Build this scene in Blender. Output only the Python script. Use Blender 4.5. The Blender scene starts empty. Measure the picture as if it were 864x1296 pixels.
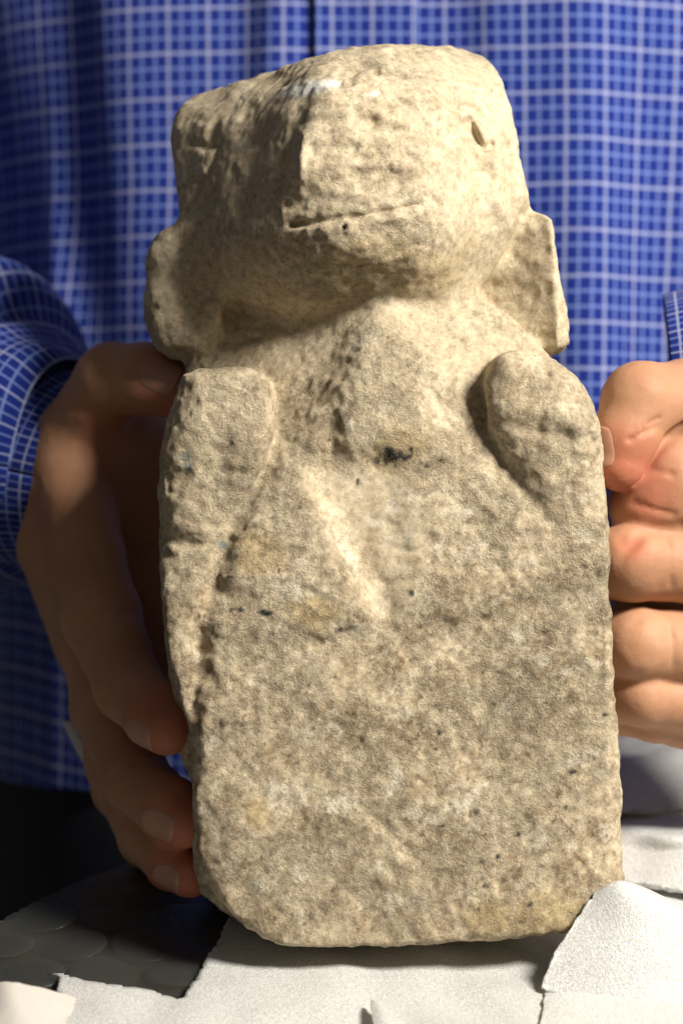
import bpy, math, random
import numpy as np
from mathutils import Vector

random.seed(7)
rng = np.random.default_rng(11)
scene = bpy.context.scene
COL = scene.collection

# ---------------------------------------------------------------- frame
# All shapes are laid out in a frame aligned with the leaning stone's front
# face: x right, y into the depth, z up along the stone; 1 unit = 0.2 mm.
K = 0.0002
D = 3250.0                       # lens to the stone's front, same units (0.65 m)
PITCH = math.radians(17.0)
CP, SP = math.cos(PITCH), math.sin(PITCH)
TABLE_C = -560.0                 # table plane:  z*CP - y*SP = TABLE_C


def world(p):
    p = np.asarray(p, dtype=np.float64)
    x, y, z = p[..., 0], p[..., 1], p[..., 2]
    return np.stack([x * K, (y * CP + z * SP) * K, (z * CP - y * SP - TABLE_C) * K], axis=-1)


def P(px, py, y=0.0):
    s = (D + y) / D
    return np.array([(px - 432.0) * s, y, (648.0 - py) * s])


def T(px, py, up=0.0):
    """photo direction -> point on the table plane (up = height over it)"""
    a, b = (px - 432.0) / D, (648.0 - py) / D
    c = TABLE_C + up
    y = (c - b * D * CP) / (b * CP - SP)
    return np.array([a * (D + y), y, b * (D + y)])


# ---------------------------------------------------------------- camera
cam_d = bpy.data.cameras.new('camera')
cam = bpy.data.objects.new('camera', cam_d)
COL.objects.link(cam)
cam_d.sensor_fit = 'VERTICAL'
cam_d.sensor_height = 36.0
cam_d.lens = 36.0 * D / 1296.0
cam_d.clip_start = 0.02
cam_d.clip_end = 50.0
cam.location = Vector(world((0, -D, 0)))
cam.rotation_euler = (math.radians(90) - PITCH, 0, 0)
cam_d.dof.use_dof = True
cam_d.dof.focus_distance = (D + 15) * K
cam_d.dof.aperture_fstop = 9.0
scene.camera = cam

# ---------------------------------------------------------------- world + lamp
w = bpy.data.worlds.new('World')
scene.world = w
w.use_nodes = True
bg = w.node_tree.nodes['Background']
bg.inputs[0].default_value = (1.0, 0.93, 0.84, 1)
bg.inputs[1].default_value = 0.085

LDIR = np.array([0.645, -0.52, 0.56])
LDIR /= np.linalg.norm(LDIR)
ld = bpy.data.lights.new('desk_lamp_light', 'AREA')
ld.shape = 'DISK'
ld.size = 0.26
ld.energy = 21.0
ld.color = (1.0, 0.93, 0.82)
lamp = bpy.data.objects.new('desk_lamp_light', ld)
COL.objects.link(lamp)
lp = Vector(world(LDIR * 4800.0))
lamp.location = lp
aim = Vector(world((0, 100, 0)))
lamp.rotation_euler = (aim - lp).to_track_quat('-Z', 'Y').to_euler()

scene.view_settings.view_transform = 'Standard'
scene.view_settings.look = 'None'
scene.view_settings.exposure = 0.0
scene.view_settings.gamma = 1.0
scene.view_settings.use_curve_mapping = False
scene.render.engine = 'CYCLES'
scene.cycles.use_denoising = True
scene.cycles.max_bounces = 8
scene.cycles.transparent_max_bounces = 16


# ---------------------------------------------------------------- node helpers
class NT:
    def __init__(self, name):
        self.m = bpy.data.materials.new(name)
        self.m.use_nodes = True
        self.t = self.m.node_tree
        self.b = self.t.nodes['Principled BSDF']
        self.out = self.t.nodes['Material Output']

    def n(self, typ, **kw):
        x = self.t.nodes.new(typ)
        for k, v in kw.items():
            setattr(x, k, v)
        return x

    def l(self, a, b):
        self.t.links.new(a, b)

    def val(self, sock, v):
        if hasattr(v, 'is_linked') or isinstance(v, bpy.types.NodeSocket):
            self.l(v, sock)
        else:
            sock.default_value = v

    def math(self, op, a, b=0.0, c=0.0, clamp=False):
        x = self.n('ShaderNodeMath', operation=op, use_clamp=clamp)
        self.val(x.inputs[0], a)
        self.val(x.inputs[1], b)
        self.val(x.inputs[2], c)
        return x.outputs[0]

    def mix(self, f, a, b, blend='MIX'):
        x = self.n('ShaderNodeMix', data_type='RGBA', blend_type=blend)
        self.val(x.inputs[0], f)
        for s, v in ((x.inputs[6], a), (x.inputs[7], b)):
            if isinstance(v, tuple) and len(v) == 3:
                v = v + (1,)
            self.val(s, v)
        return x.outputs[2]

    def ramp(self, f, stops):
        x = self.n('ShaderNodeValToRGB')
        e = x.color_ramp.elements
        while len(e) < len(stops):
            e.new(0.5)
        for i, (p, c) in enumerate(stops):
            e[i].position = p
            e[i].color = (c, c, c, 1) if not isinstance(c, tuple) else tuple(c) + (1,)
        self.val(x.inputs[0], f)
        return x.outputs[0]

    def noise(self, vec, scale, detail=3, rough=0.55, dist=0.0):
        x = self.n('ShaderNodeTexNoise')
        self.l(vec, x.inputs['Vector'])
        x.inputs['Scale'].default_value = scale
        x.inputs['Detail'].default_value = detail
        x.inputs['Roughness'].default_value = rough
        x.inputs['Distortion'].default_value = dist
        return x.outputs['Fac']

    def voronoi(self, vec, scale, feature='F1', rnd=1.0):
        x = self.n('ShaderNodeTexVoronoi', feature=feature)
        self.l(vec, x.inputs['Vector'])
        x.inputs['Scale'].default_value = scale
        x.inputs['Randomness'].default_value = rnd
        return x.outputs['Distance']

    def obj(self):
        return self.n('ShaderNodeTexCoord').outputs['Object']

    def uv(self):
        return self.n('ShaderNodeTexCoord').outputs['UV']

    def bump(self, h, strength, dist, normal=None):
        x = self.n('ShaderNodeBump')
        self.val(x.inputs['Strength'], strength)
        x.inputs['Distance'].default_value = dist
        self.l(h, x.inputs['Height'])
        if normal is not None:
            self.l(normal, x.inputs['Normal'])
        return x.outputs[0]


def mat_stone():
    t = NT('weathered_limestone')
    mp = t.n('ShaderNodeMapping')
    mp.inputs['Rotation'].default_value = (0.71, 0.93, 0.47)
    t.l(t.obj(), mp.inputs['Vector'])
    o = mp.outputs[0]
    at = t.n('ShaderNodeAttribute', attribute_name='wear')
    sep = t.n('ShaderNodeSeparateColor')
    t.l(at.outputs['Color'], sep.inputs[0])
    dirt, ochre, white = sep.outputs[0], sep.outputs[1], sep.outputs[2]
    rough = at.outputs['Alpha']
    at2 = t.n('ShaderNodeAttribute', attribute_name='specks')
    sep2 = t.n('ShaderNodeSeparateColor')
    t.l(at2.outputs['Color'], sep2.inputs[0])
    dark, teal, pale = sep2.outputs[0], sep2.outputs[1], sep2.outputs[2]
    n1 = t.noise(o, 60, 5, 0.7)
    n2 = t.noise(o, 130, 5, 0.7, 0.4)
    n3 = t.noise(o, 480, 3, 0.7)
    n4 = t.noise(o, 44, 5, 0.65, 0.6)
    base = t.mix(t.ramp(n1, [(0.3, 0.0), (0.7, 1.0)]), (0.53, 0.435, 0.295), (0.62, 0.53, 0.38))
    base = t.mix(t.ramp(n2, [(0.42, 0.0), (0.72, 0.55)]), base, (0.70, 0.63, 0.47))
    # brown soil staining, patchy
    m = t.math('MULTIPLY', t.ramp(n2, [(0.36, 1.0), (0.60, 0.0)]), t.ramp(n4, [(0.30, 0.15), (0.62, 1.0)]))
    m2 = t.math('MULTIPLY', t.ramp(n3, [(0.38, 1.0), (0.62, 0.25)]), dirt)
    m3 = t.math('MULTIPLY', t.math('ADD', m, 0.30), m2, clamp=True)
    base = t.mix(m3, base, (0.245, 0.178, 0.105))
    grey = t.math('MULTIPLY', t.ramp(t.noise(o, 62, 4, 0.6), [(0.5, 0.0), (0.68, 0.55)]), dirt)
    base = t.mix(grey, base, (0.42, 0.35, 0.25))
    blot = t.math('MULTIPLY', t.ramp(t.noise(o, 210, 7, 0.78, 0.3), [(0.47, 0.0), (0.60, 0.8)]), dirt)
    blot = t.math('MULTIPLY', blot, t.ramp(t.noise(o, 58, 4, 0.6), [(0.40, 0.15), (0.6, 1.0)]))
    base = t.mix(blot, base, (0.27, 0.20, 0.122))
    oc = t.math('MULTIPLY', ochre, t.ramp(n2, [(0.3, 0.35), (0.65, 1.0)]))
    base = t.mix(oc, base, (0.44, 0.32, 0.135))
    base = t.mix(t.math('MULTIPLY', white, t.ramp(n3, [(0.3, 0.55), (0.6, 1.0)])), base, (0.88, 0.87, 0.83))
    pl = t.math('MULTIPLY', pale, t.ramp(n3, [(0.36, 0.2), (0.6, 1.0)]))
    base = t.mix(pl, base, (0.68, 0.62, 0.50))
    dk = t.math('MULTIPLY', dark, t.ramp(n3, [(0.40, 0.35), (0.55, 1.0)]))
    base = t.mix(dk, base, (0.035, 0.036, 0.038))
    base = t.mix(t.math('MULTIPLY', teal, 0.75), base, (0.17, 0.235, 0.235))
    # tiny dark mineral grains
    v = t.voronoi(o, 260)
    gm = t.math('MULTIPLY', t.ramp(v, [(0.10, 1.0), (0.20, 0.0)]), t.ramp(n2, [(0.44, 0.9), (0.50, 0.0)]))
    base = t.mix(t.math('MULTIPLY', gm, t.math('MULTIPLY', dirt, 0.8)), base, (0.07, 0.055, 0.04))
    sk = t.math('MULTIPLY', t.ramp(t.noise(o, 640, 3, 0.7, 0.4), [(0.60, 0.0), (0.67, 0.75)]), t.math('MULTIPLY', dirt, t.ramp(n4, [(0.36, 0.1), (0.6, 1.0)])))
    base = t.mix(sk, base, (0.11, 0.078, 0.048))
    vg = t.n('ShaderNodeTexVoronoi', feature='F1')
    t.l(o, vg.inputs['Vector'])
    vg.inputs['Scale'].default_value = 1150
    sg = t.n('ShaderNodeSeparateColor')
    t.l(vg.outputs['Color'], sg.inputs[0])
    gr = t.ramp(sg.outputs[0], [(0.0, 0.70), (0.22, 0.93), (0.75, 1.04), (1.0, 1.20)])
    base = t.mix(t.math('MULTIPLY', rough, 0.8, clamp=True), base, t.mix(1.0, base, gr, 'MULTIPLY'))
    fg = t.ramp(t.noise(o, 520, 5, 0.75), [(0.34, 0.66), (0.5, 1.0), (0.68, 1.18)])
    base = t.mix(1.0, base, fg, 'MULTIPLY')
    t.l(base, t.b.inputs['Base Color'])
    t.b.inputs['Roughness'].default_value = 0.88
    t.b.inputs['Specular IOR Level'].default_value = 0.25
    g1 = t.noise(o, 620, 6, 0.8)
    g2 = t.noise(o, 1900, 3, 0.65)
    pit = t.ramp(t.voronoi(o, 420), [(0.0, 0.0), (0.32, 1.0)])
    h = t.math('ADD', t.math('MULTIPLY', g1, 1.2), t.math('MULTIPLY', g2, 0.55))
    h = t.math('ADD', h, t.math('MULTIPLY', pit, 0.12))
    s = t.math('MULTIPLY', rough, t.ramp(t.noise(o, 55, 4, 0.6, 0.5), [(0.36, 0.35), (0.62, 1.0)]), clamp=True)
    t.l(t.bump(h, s, 0.0017), t.b.inputs['Normal'])
    return t.m


def mat_skin(name='skin', ruddy=0.5):
    t = NT(name)
    o = t.obj()
    n1 = t.noise(o, 45, 3, 0.5)
    n2 = t.noise(o, 400, 3, 0.6)
    at = t.n('ShaderNodeAttribute', attribute_name='flush')
    c = t.mix(t.ramp(n1, [(0.3, 0.0), (0.7, 1.0)]), (0.42, 0.21, 0.118), (0.51, 0.28, 0.165))
    c = t.mix(t.math('MULTIPLY', at.outputs['Fac'], 0.85), c, (0.46, 0.135, 0.08))
    c = t.mix(t.ramp(n2, [(0.4, 0.0), (0.75, 0.25)]), c, (0.42, 0.20, 0.12))
    t.l(c, t.b.inputs['Base Color'])
    t.b.inputs['Roughness'].default_value = 0.58
    t.b.inputs['Specular IOR Level'].default_value = 0.28
    t.b.inputs['Subsurface Weight'].default_value = 0.18
    t.b.inputs['Subsurface Radius'].default_value = (1.0, 0.35, 0.2)
    t.b.inputs['Subsurface Scale'].default_value = 0.003
    v = t.voronoi(o, 900)
    vx = t.n('ShaderNodeTexVoronoi', feature='DISTANCE_TO_EDGE')
    t.l(o, vx.inputs['Vector'])
    vx.inputs['Scale'].default_value = 620
    fold = t.ramp(vx.outputs['Distance'], [(0.0, 0.0), (0.12, 1.0)])
    h = t.math('ADD', t.math('MULTIPLY', fold, 0.12), t.noise(o, 500, 4, 0.65))
    t.l(t.bump(h, 0.4, 0.0003), t.b.inputs['Normal'])
    return t.m


def mat_nail():
    t = NT('fingernail_keratin')
    t.b.inputs['Base Color'].default_value = (0.45, 0.235, 0.165, 1)
    t.b.inputs['Roughness'].default_value = 0.42
    return t.m


def mat_shirt():
    t = NT('blue_check_cotton')
    uv = t.uv()
    sx = t.n('ShaderNodeSeparateXYZ')
    t.l(uv, sx.inputs[0])
    U, V = sx.outputs[0], sx.outputs[1]          # in millimetres
    wob = t.math('MULTIPLY', t.math('SUBTRACT', t.noise(uv, 0.06, 2), 0.5), 0.6)

    def lines(c, period):
        f = t.math('FRACT', t.math('DIVIDE', t.math('ADD', c, wob), period))
        dmaj = t.math('MULTIPLY', t.math('ABSOLUTE', t.math('SUBTRACT', f, 0.5)), period)
        g = t.math('FRACT', t.math('ADD', t.math('MULTIPLY', f, 3.0), 0.0))
        dmin = t.math('MULTIPLY', t.math('ABSOLUTE', t.math('SUBTRACT', g, 0.5)), period / 3.0)
        maj = t.ramp(dmaj, [(0.30, 1.0), (0.68, 0.0)])
        mn = t.ramp(dmin, [(0.18, 1.0), (0.62, 0.0)])
        return maj, mn
    a, b = lines(U, 12.8)
    c, d = lines(V, 14.4)
    base = (0.003, 0.016, 0.185)
    col = t.mix(t.math('MULTIPLY', b, 0.72), base, (0.20, 0.28, 0.62))
    col = t.mix(t.math('MULTIPLY', d, 0.72), col, (0.20, 0.28, 0.62))
    col = t.mix(t.math('MULTIPLY', a, 0.28), col, (0.62, 0.61, 0.66))
    col = t.mix(t.math('MULTIPLY', c, 0.28), col, (0.62, 0.61, 0.66))
    nz = t.noise(uv, 1.3, 3, 0.6)
    col = t.mix(t.ramp(nz, [(0.35, 0.0), (0.7, 0.25)]), col, (0.02, 0.05, 0.28))
    t.l(col, t.b.inputs['Base Color'])
    t.b.inputs['Roughness'].default_value = 0.85
    t.b.inputs['Specular IOR Level'].default_value = 0.2
    t.b.inputs['Sheen Weight'].default_value = 0.08
    wv = t.math('ADD', t.math('SINE', t.math('MULTIPLY', U, 11.0)), t.math('SINE', t.math('MULTIPLY', V, 11.0)))
    t.l(t.bump(wv, 0.15, 0.0002), t.b.inputs['Normal'])
    return t.m


def mat_plain(name, c1, c2, scale=60, rough=0.8, bump=0.2, dist=0.0006, bscale=400, spec=0.3):
    t = NT(name)
    o = t.obj()
    c = t.mix(t.ramp(t.noise(o, scale, 4, 0.6), [(0.3, 0.0), (0.7, 1.0)]), c1, c2)
    t.l(c, t.b.inputs['Base Color'])
    t.b.inputs['Roughness'].default_value = rough
    t.b.inputs['Specular IOR Level'].default_value = spec
    t.l(t.bump(t.noise(o, bscale, 4, 0.6), bump, dist), t.b.inputs['Normal'])
    return t.m


def mat_foam():
    t = NT('white_polyethylene_foam')
    o = t.obj()
    n = t.noise(o, 90, 3, 0.6)
    v = t.voronoi(o, 1250)
    v2 = t.voronoi(o, 3100)
    c = t.mix(t.ramp(v, [(0.1, 0.0), (0.7, 1.0)]), (0.86, 0.86, 0.845), (0.68, 0.69, 0.68))
    c = t.mix(t.ramp(n, [(0.35, 0.0), (0.7, 0.3)]), c, (0.76, 0.76, 0.75))
    sp = t.ramp(t.noise(o, 1500, 3, 0.8), [(0.36, 0.80), (0.52, 1.0), (0.66, 1.12)])  # fine light and dark speckle in the base colour imitates the foam's sparkle
    c = t.mix(1.0, c, sp, 'MULTIPLY')
    t.l(c, t.b.inputs['Base Color'])
    t.b.inputs['Roughness'].default_value = 0.28
    t.b.inputs['Specular IOR Level'].default_value = 0.6
    t.b.inputs['Subsurface Weight'].default_value = 0.15
    t.b.inputs['Subsurface Radius'].default_value = (1, 1, 1)
    t.b.inputs['Subsurface Scale'].default_value = 0.002
    h = t.math('ADD', t.math('MULTIPLY', v, -0.45), t.math('MULTIPLY', v2, -1.0))
    t.l(t.bump(h, 0.7, 0.00018), t.b.inputs['Normal'])
    tl = t.n('ShaderNodeBsdfTranslucent')
    tl.inputs[0].default_value = (0.75, 0.75, 0.74, 1)
    mx = t.n('ShaderNodeMixShader')
    mx.inputs[0].default_value = 0.12
    t.l(t.b.outputs[0], mx.inputs[1])
    t.l(tl.outputs[0], mx.inputs[2])
    t.l(mx.outputs[0], t.out.inputs[0])
    return t.m


def mat_film():
    t = NT('clear_bubble_film')
    o = t.obj()
    tr = t.n('ShaderNodeBsdfTransparent')
    tr.inputs[0].default_value = (0.90, 0.92, 0.92, 1)
    gl = t.n('ShaderNodeBsdfGlossy')
    gl.inputs['Roughness'].default_value = 0.3
    gl.inputs['Color'].default_value = (0.8, 0.83, 0.82, 1)
    df = t.n('ShaderNodeBsdfDiffuse')
    df.inputs[0].default_value = (0.22, 0.24, 0.24, 1)
    nb = t.bump(t.noise(o, 130, 4, 0.6, 0.8), 0.5, 0.0012)
    t.l(nb, gl.inputs['Normal'])
    fr = t.n('ShaderNodeFresnel')
    fr.inputs[0].default_value = 1.45
    t.l(nb, fr.inputs['Normal'])
    m1 = t.n('ShaderNodeMixShader')
    t.l(t.math('MULTIPLY', t.math('MINIMUM', fr.outputs[0], 0.5), 0.35), m1.inputs[0])
    m2 = t.n('ShaderNodeMixShader')
    m2.inputs[0].default_value = 0.05
    t.l(tr.outputs[0], m2.inputs[1])
    t.l(df.outputs[0], m2.inputs[2])
    t.l(m2.outputs[0], m1.inputs[1])
    t.l(gl.outputs[0], m1.inputs[2])
    t.l(m1.outputs[0], t.out.inputs[0])
    return t.m


M_STONE = mat_stone()
M_SKIN = mat_skin()
M_NAIL = mat_nail()
M_SHIRT = mat_shirt()
M_FOAM = mat_foam()
M_FILM = mat_film()
M_TROUSER = mat_plain('dark_navy_twill', (0.008, 0.010, 0.018), (0.014, 0.016, 0.026), 200, 0.9, 0.3)
M_TABLE = mat_plain('dark_brown_wood', (0.030, 0.022, 0.014), (0.055, 0.038, 0.022), 30, 0.6, 0.2)
M_PAPER = mat_plain('white_paper', (0.50, 0.475, 0.44), (0.56, 0.53, 0.50), 60, 0.8, 0.15, 0.0005, 300)
M_BUTTON = mat_plain('pale_button', (0.5, 0.55, 0.65), (0.6, 0.62, 0.7), 300, 0.3)


# ---------------------------------------------------------------- mesh helpers
def sstep(a, b, x):
    t = np.clip((x - a) / (b - a), 0, 1)
    return t * t * (3 - 2 * t)


def smin(a, b, k):
    h = np.clip(0.5 + 0.5 * (b - a) / k, 0, 1)
    return b + (a - b) * h - k * h * (1 - h)


def smax(a, b, k):
    return -smin(-a, -b, k)


LAT = rng.random((64, 64, 64)).astype(np.float32)


def vnoise(x, y, z):
    xi, yi, zi = np.floor(x).astype(int), np.floor(y).astype(int), np.floor(z).astype(int)
    fx, fy, fz = x - xi, y - yi, z - zi
    fx, fy, fz = [f * f * (3 - 2 * f) for f in (fx, fy, fz)]
    r = 0
    for dx in (0, 1):
        wx = fx if dx else 1 - fx
        for dy in (0, 1):
            wy = fy if dy else 1 - fy
            for dz in (0, 1):
                wz = fz if dz else 1 - fz
                r = r + wx * wy * wz * LAT[(xi + dx) & 63, (yi + dy) & 63, (zi + dz) & 63]
    return r * 2 - 1


ROT = np.linalg.qr(np.array([[0.62, 0.31, -0.55], [-0.41, 0.83, 0.29], [0.47, 0.22, 0.71]]))[0]


def noise3(p, lam, off=0.0):
    q = (p @ ROT) / lam + off
    return vnoise(q[:, 0], q[:, 1], q[:, 2])


def poly_sd(px, py, poly):
    """signed distance to a closed polygon, negative inside"""
    poly = np.asarray(poly, float)
    d = np.full(px.shape, 1e18)
    s = np.zeros(px.shape, bool)
    n = len(poly)
    for i in range(n):
        a, b = poly[i], poly[(i + 1) % n]
        e = b - a
        wx, wy = px - a[0], py - a[1]
        t = np.clip((wx * e[0] + wy * e[1]) / (e @ e), 0, 1)
        d = np.minimum(d, (wx - t * e[0]) ** 2 + (wy - t * e[1]) ** 2)
        c = (a[1] > py) != (b[1] > py)
        with np.errstate(divide='ignore', invalid='ignore'):
            xi = (b[0] - a[0]) * (py - a[1]) / (b[1] - a[1] + 1e-12) + a[0]
        s ^= c & (px < xi)
    d = np.sqrt(d)
    return np.where(s, -d, d)


def line_d(px, py, pts):
    pts = np.asarray(pts, float)
    d = np.full(px.shape, 1e18)
    for a, b in zip(pts[:-1], pts[1:]):
        e = b - a
        wx, wy = px - a[0], py - a[1]
        t = np.clip((wx * e[0] + wy * e[1]) / (e @ e + 1e-9), 0, 1)
        d = np.minimum(d, (wx - t * e[0]) ** 2 + (wy - t * e[1]) ** 2)
    return np.sqrt(d)


def catmull(pts, n):
    pts = np.asarray(pts, float)
    m = len(pts)
    t = np.linspace(0, m - 1, n)
    i = np.minimum(t.astype(int), m - 2)
    f = (t - i)[:, None]
    g = lambda k: pts[np.clip(k, 0, m - 1)]
    p0, p1, p2, p3 = g(i - 1), g(i), g(i + 1), g(i + 2)
    return 0.5 * (2 * p1 + (p2 - p0) * f + (2 * p0 - 5 * p1 + 4 * p2 - p3) * f ** 2 + (3 * p1 - p0 - 3 * p2 + p3) * f ** 3)


def smooth_poly(pts, n=None):
    pts = list(pts)
    m = len(pts)
    ext = np.asarray(pts[-2:] + pts + pts[:3], float)
    c = catmull(ext, (len(ext) - 1) * 5 + 1)
    return c[2 * 5:(2 + m) * 5]


def surface_nets(f, org, h):
    ins = f < 0
    c = np.zeros(tuple(s - 1 for s in f.shape), np.int8)
    for dx in (0, 1):
        for dy in (0, 1):
            for dz in (0, 1):
                c += ins[dx:f.shape[0] - 1 + dx, dy:f.shape[1] - 1 + dy, dz:f.shape[2] - 1 + dz]
    act = (c > 0) & (c < 8)
    ai = np.argwhere(act)
    idx = np.full(c.shape, -1, np.int32)
    idx[act] = np.arange(len(ai))
    pos = np.zeros((len(ai), 3))
    cnt = np.zeros(len(ai))
    corners = [(a, b, d) for a in (0, 1) for b in (0, 1) for d in (0, 1)]
    vals = {k: f[ai[:, 0] + k[0], ai[:, 1] + k[1], ai[:, 2] + k[2]] for k in corners}
    for k in corners:
        for ax in range(3):
            if k[ax] == 0:
                k2 = list(k)
                k2[ax] = 1
                k2 = tuple(k2)
                a, b = vals[k], vals[k2]
                m = (a < 0) != (b < 0)
                t = np.where(m, a / np.where(m, a - b, 1), 0)
                p = np.array(k, float)[None, :] + t[:, None] * (np.array(k2) - np.array(k))[None, :]
                pos += np.where(m[:, None], p, 0)
                cnt += m
    pos = (ai + pos / cnt[:, None]) * h + np.asarray(org)
    quads = []
    for ax in range(3):
        o1, o2 = [a for a in range(3) if a != ax]
        sl0 = [slice(1, -1)] * 3
        sl1 = [slice(1, -1)] * 3
        sl0[ax] = slice(0, f.shape[ax] - 1)
        sl1[ax] = slice(1, f.shape[ax])
        A, B = ins[tuple(sl0)], ins[tuple(sl1)]
        e = np.argwhere(A != B)
        if len(e) == 0:
            continue
        sgn = A[tuple(e.T)]
        base = e.copy()
        base[:, o1] += 1
        base[:, o2] += 1

        def cell(d1, d2):
            q = base.copy()
            q[:, o1] += d1
            q[:, o2] += d2
            return idx[q[:, 0], q[:, 1], q[:, 2]]
        q = np.stack([cell(-1, -1), cell(0, -1), cell(0, 0), cell(-1, 0)], axis=1)
        flip = sgn if ax != 1 else ~sgn
        q = np.where(flip[:, None], q, q[:, ::-1])
        quads.append(q)
    return pos, np.concatenate(quads)


def build(name, verts, faces, mat, parent=None, smooth=True, uv=None):
    """verts in stone frame units -> one mesh object in the world"""
    me = bpy.data.meshes.new(name)
    v = world(np.asarray(verts, float))
    faces = np.asarray(faces)
    k = faces.shape[1]
    me.vertices.add(len(v))
    me.vertices.foreach_set('co', v.astype(np.float32).ravel())
    me.loops.add(faces.size)
    me.loops.foreach_set('vertex_index', faces.astype(np.int32).ravel())
    me.polygons.add(len(faces))
    me.polygons.foreach_set('loop_start', np.arange(0, faces.size, k, dtype=np.int32))
    me.polygons.foreach_set('use_smooth', np.full(len(faces), smooth))
    me.update(calc_edges=True)
    me.validate()
    if uv is not None:
        l = me.uv_layers.new(name='UVMap')
        l.data.foreach_set('uv', np.asarray(uv, np.float32)[faces.ravel()].ravel())
    me.materials.append(mat)
    o = bpy.data.objects.new(name, me)
    COL.objects.link(o)
    if parent is not None:
        o.parent = parent
    return o


def vert_normals(v, q):
    n = np.zeros_like(v)
    fn = np.cross(v[q[:, 2]] - v[q[:, 0]], v[q[:, 3]] - v[q[:, 1]])
    for i in range(4):
        np.add.at(n, q[:, i], fn)
    return n / (np.linalg.norm(n, axis=1)[:, None] + 1e-9)


def set_attr(o, name, rgba):
    a = o.data.attributes.new(name, 'FLOAT_COLOR', 'POINT')
    a.data.foreach_set('color', np.asarray(rgba, np.float32).ravel())


def empty(name, label=None, cat=None, group=None):
    e = bpy.data.objects.new(name, None)
    e.empty_display_size = 0.03
    COL.objects.link(e)
    tag(e, label, cat, group)
    return e


def tag(o, label=None, cat=None, group=None, kind=None):
    for k, v in (('label', label), ('category', cat), ('group', group), ('kind', kind)):
        if v:
            o[k] = v
    return o


def grid_faces(nu, nv, off=0, closed_u=False):
    i, j = np.meshgrid(np.arange(nu if closed_u else nu - 1), np.arange(nv - 1), indexing='ij')
    i2 = (i + 1) % nu
    f = np.stack([i * nv + j, i2 * nv + j, i2 * nv + j + 1, i * nv + j + 1], axis=-1).reshape(-1, 4)
    return f + off


# ================================================================ TABLE
e1, e2 = T(0, 1168), T(200, 1082)


def table_xy(p):          # stone frame point -> coordinates in the table plane
    return np.array([p[0], p[1] * CP + p[2] * SP])


def from_table(x, y, up=0.0):      # table plane coordinates + height -> stone frame
    z = TABLE_C + up
    return np.stack([x + 0 * y, y * CP - z * SP + 0 * x, y * SP + z * CP + 0 * x], axis=-1)


a1, a2 = table_xy(e1), table_xy(e2)
sl = (a2[1] - a1[1]) / (a2[0] - a1[0])
yb = 640.0
xk = a1[0] + (yb - a1[1]) / sl
out = [(-900, a1[1] + sl * (-900 - a1[0])), (-900, -2600), (2200, -2600), (2200, yb), (xk, yb)]
top = np.array([from_table(np.float64(x), np.float64(y), -2.0) for x, y in out])
bot = np.array([from_table(np.float64(x), np.float64(y), -110.0) for x, y in out])
tv = np.concatenate([top, bot])
me = bpy.data.meshes.new('table')
me.from_pydata([tuple(p) for p in world(tv)], [], [(0, 1, 2, 3, 4), (9, 8, 7, 6, 5)] + [(i + 5, (i + 1) % 5 + 5, (i + 1) % 5, i) for i in range(5)])
me.materials.append(M_TABLE)
table = bpy.data.objects.new('table', me)
COL.objects.link(table)
tag(table, 'dark brown table top under the packing foam and bubble wrap', 'table')

# ================================================================ STONE FIGURE
H = 3.0
x0, x1, y0, y1, z0, z1 = -275, 385, -100, 375, -590, 640
gx = np.arange(x0, x1 + H, H)
gy = np.arange(y0, y1 + H, H, dtype=np.float32)
gz = np.arange(z0, z1 + H, H)
GX, GZ = np.meshgrid(gx, gz, indexing='ij')          # 2D front coordinates


def ppx(yc):        # photo-like coordinates of the front grid for features at depth yc
    s = (D + yc) / D
    return GX / s + 432.0, 648.0 - GZ / s


def plane(p1, p2, p3):
    A = np.array([[1, p[0], p[1]] for p in (p1, p2, p3)], float)
    return np.linalg.solve(A, np.array([p[2] for p in (p1, p2, p3)], float))


def pl(c, px, py):
    return c[0] + c[1] * px + c[2] * py


def gauss(d, w):
    return np.exp(-(d / w) ** 2)


PX, PY = ppx(0)
n2d = lambda lam, off: vnoise(PX / lam + off, PY / lam + off * 1.7, 0 * PX + off)

# ---- torso front
cl = plane((465, 375, 66), (420, 530, -2), (290, 430, 138))
cr = plane((470, 365, 60), (490, 525, -8), (690, 445, 66))
front = -2 + 0.07 * (560 - PY) + 0.03 * (PX - 432)
front = front + 14 * sstep(560, 1180, PY) * 0 + 8 * n2d(190, 3.1) + 4 * n2d(80, 9.2)
# side rounding, lower left corner and right bevel
front = front + 8 * sstep(300, 215, PX) * sstep(720, 860, PY)
front = front + 12 * sstep(300, 240, PX) * sstep(1000, 1160, PY)
front = front + 10 * sstep(762, 790, PX)
# left breast plane and central hollow
breast = poly_sd(PX, PY, smooth_poly([(345, 580), (374, 588), (420, 680), (466, 778), (415, 800), (350, 772), (288, 745), (300, 660)]))
front = front - 12 * sstep(14, -16, breast)
hollow = poly_sd(PX, PY, smooth_poly([(388, 582), (440, 562), (525, 578), (548, 640), (530, 740), (500, 800), (472, 782), (430, 690)]))
front = front + 8 * sstep(10, -30, hollow) * (1 - 0.9 * sstep(460, 540, PX))
front = front - 3 * gauss(line_d(PX, PY, [(372, 588), (425, 680), (466, 776)]), 9)
front = front + 5 * gauss(line_d(PX, PY, [(270, 745), (320, 752), (380, 772), (420, 792)]), 13)
front = front + 3 * gauss(line_d(PX, PY, [(285, 838), (330, 822), (390, 812)]), 10)
front = front - 2 * gauss(line_d(PX, PY, [(470, 620), (478, 700), (505, 745)]), 14)
front = front - 1 * gauss(line_d(PX, PY, [(520, 640), (532, 700), (516, 770)]), 10)
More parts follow.
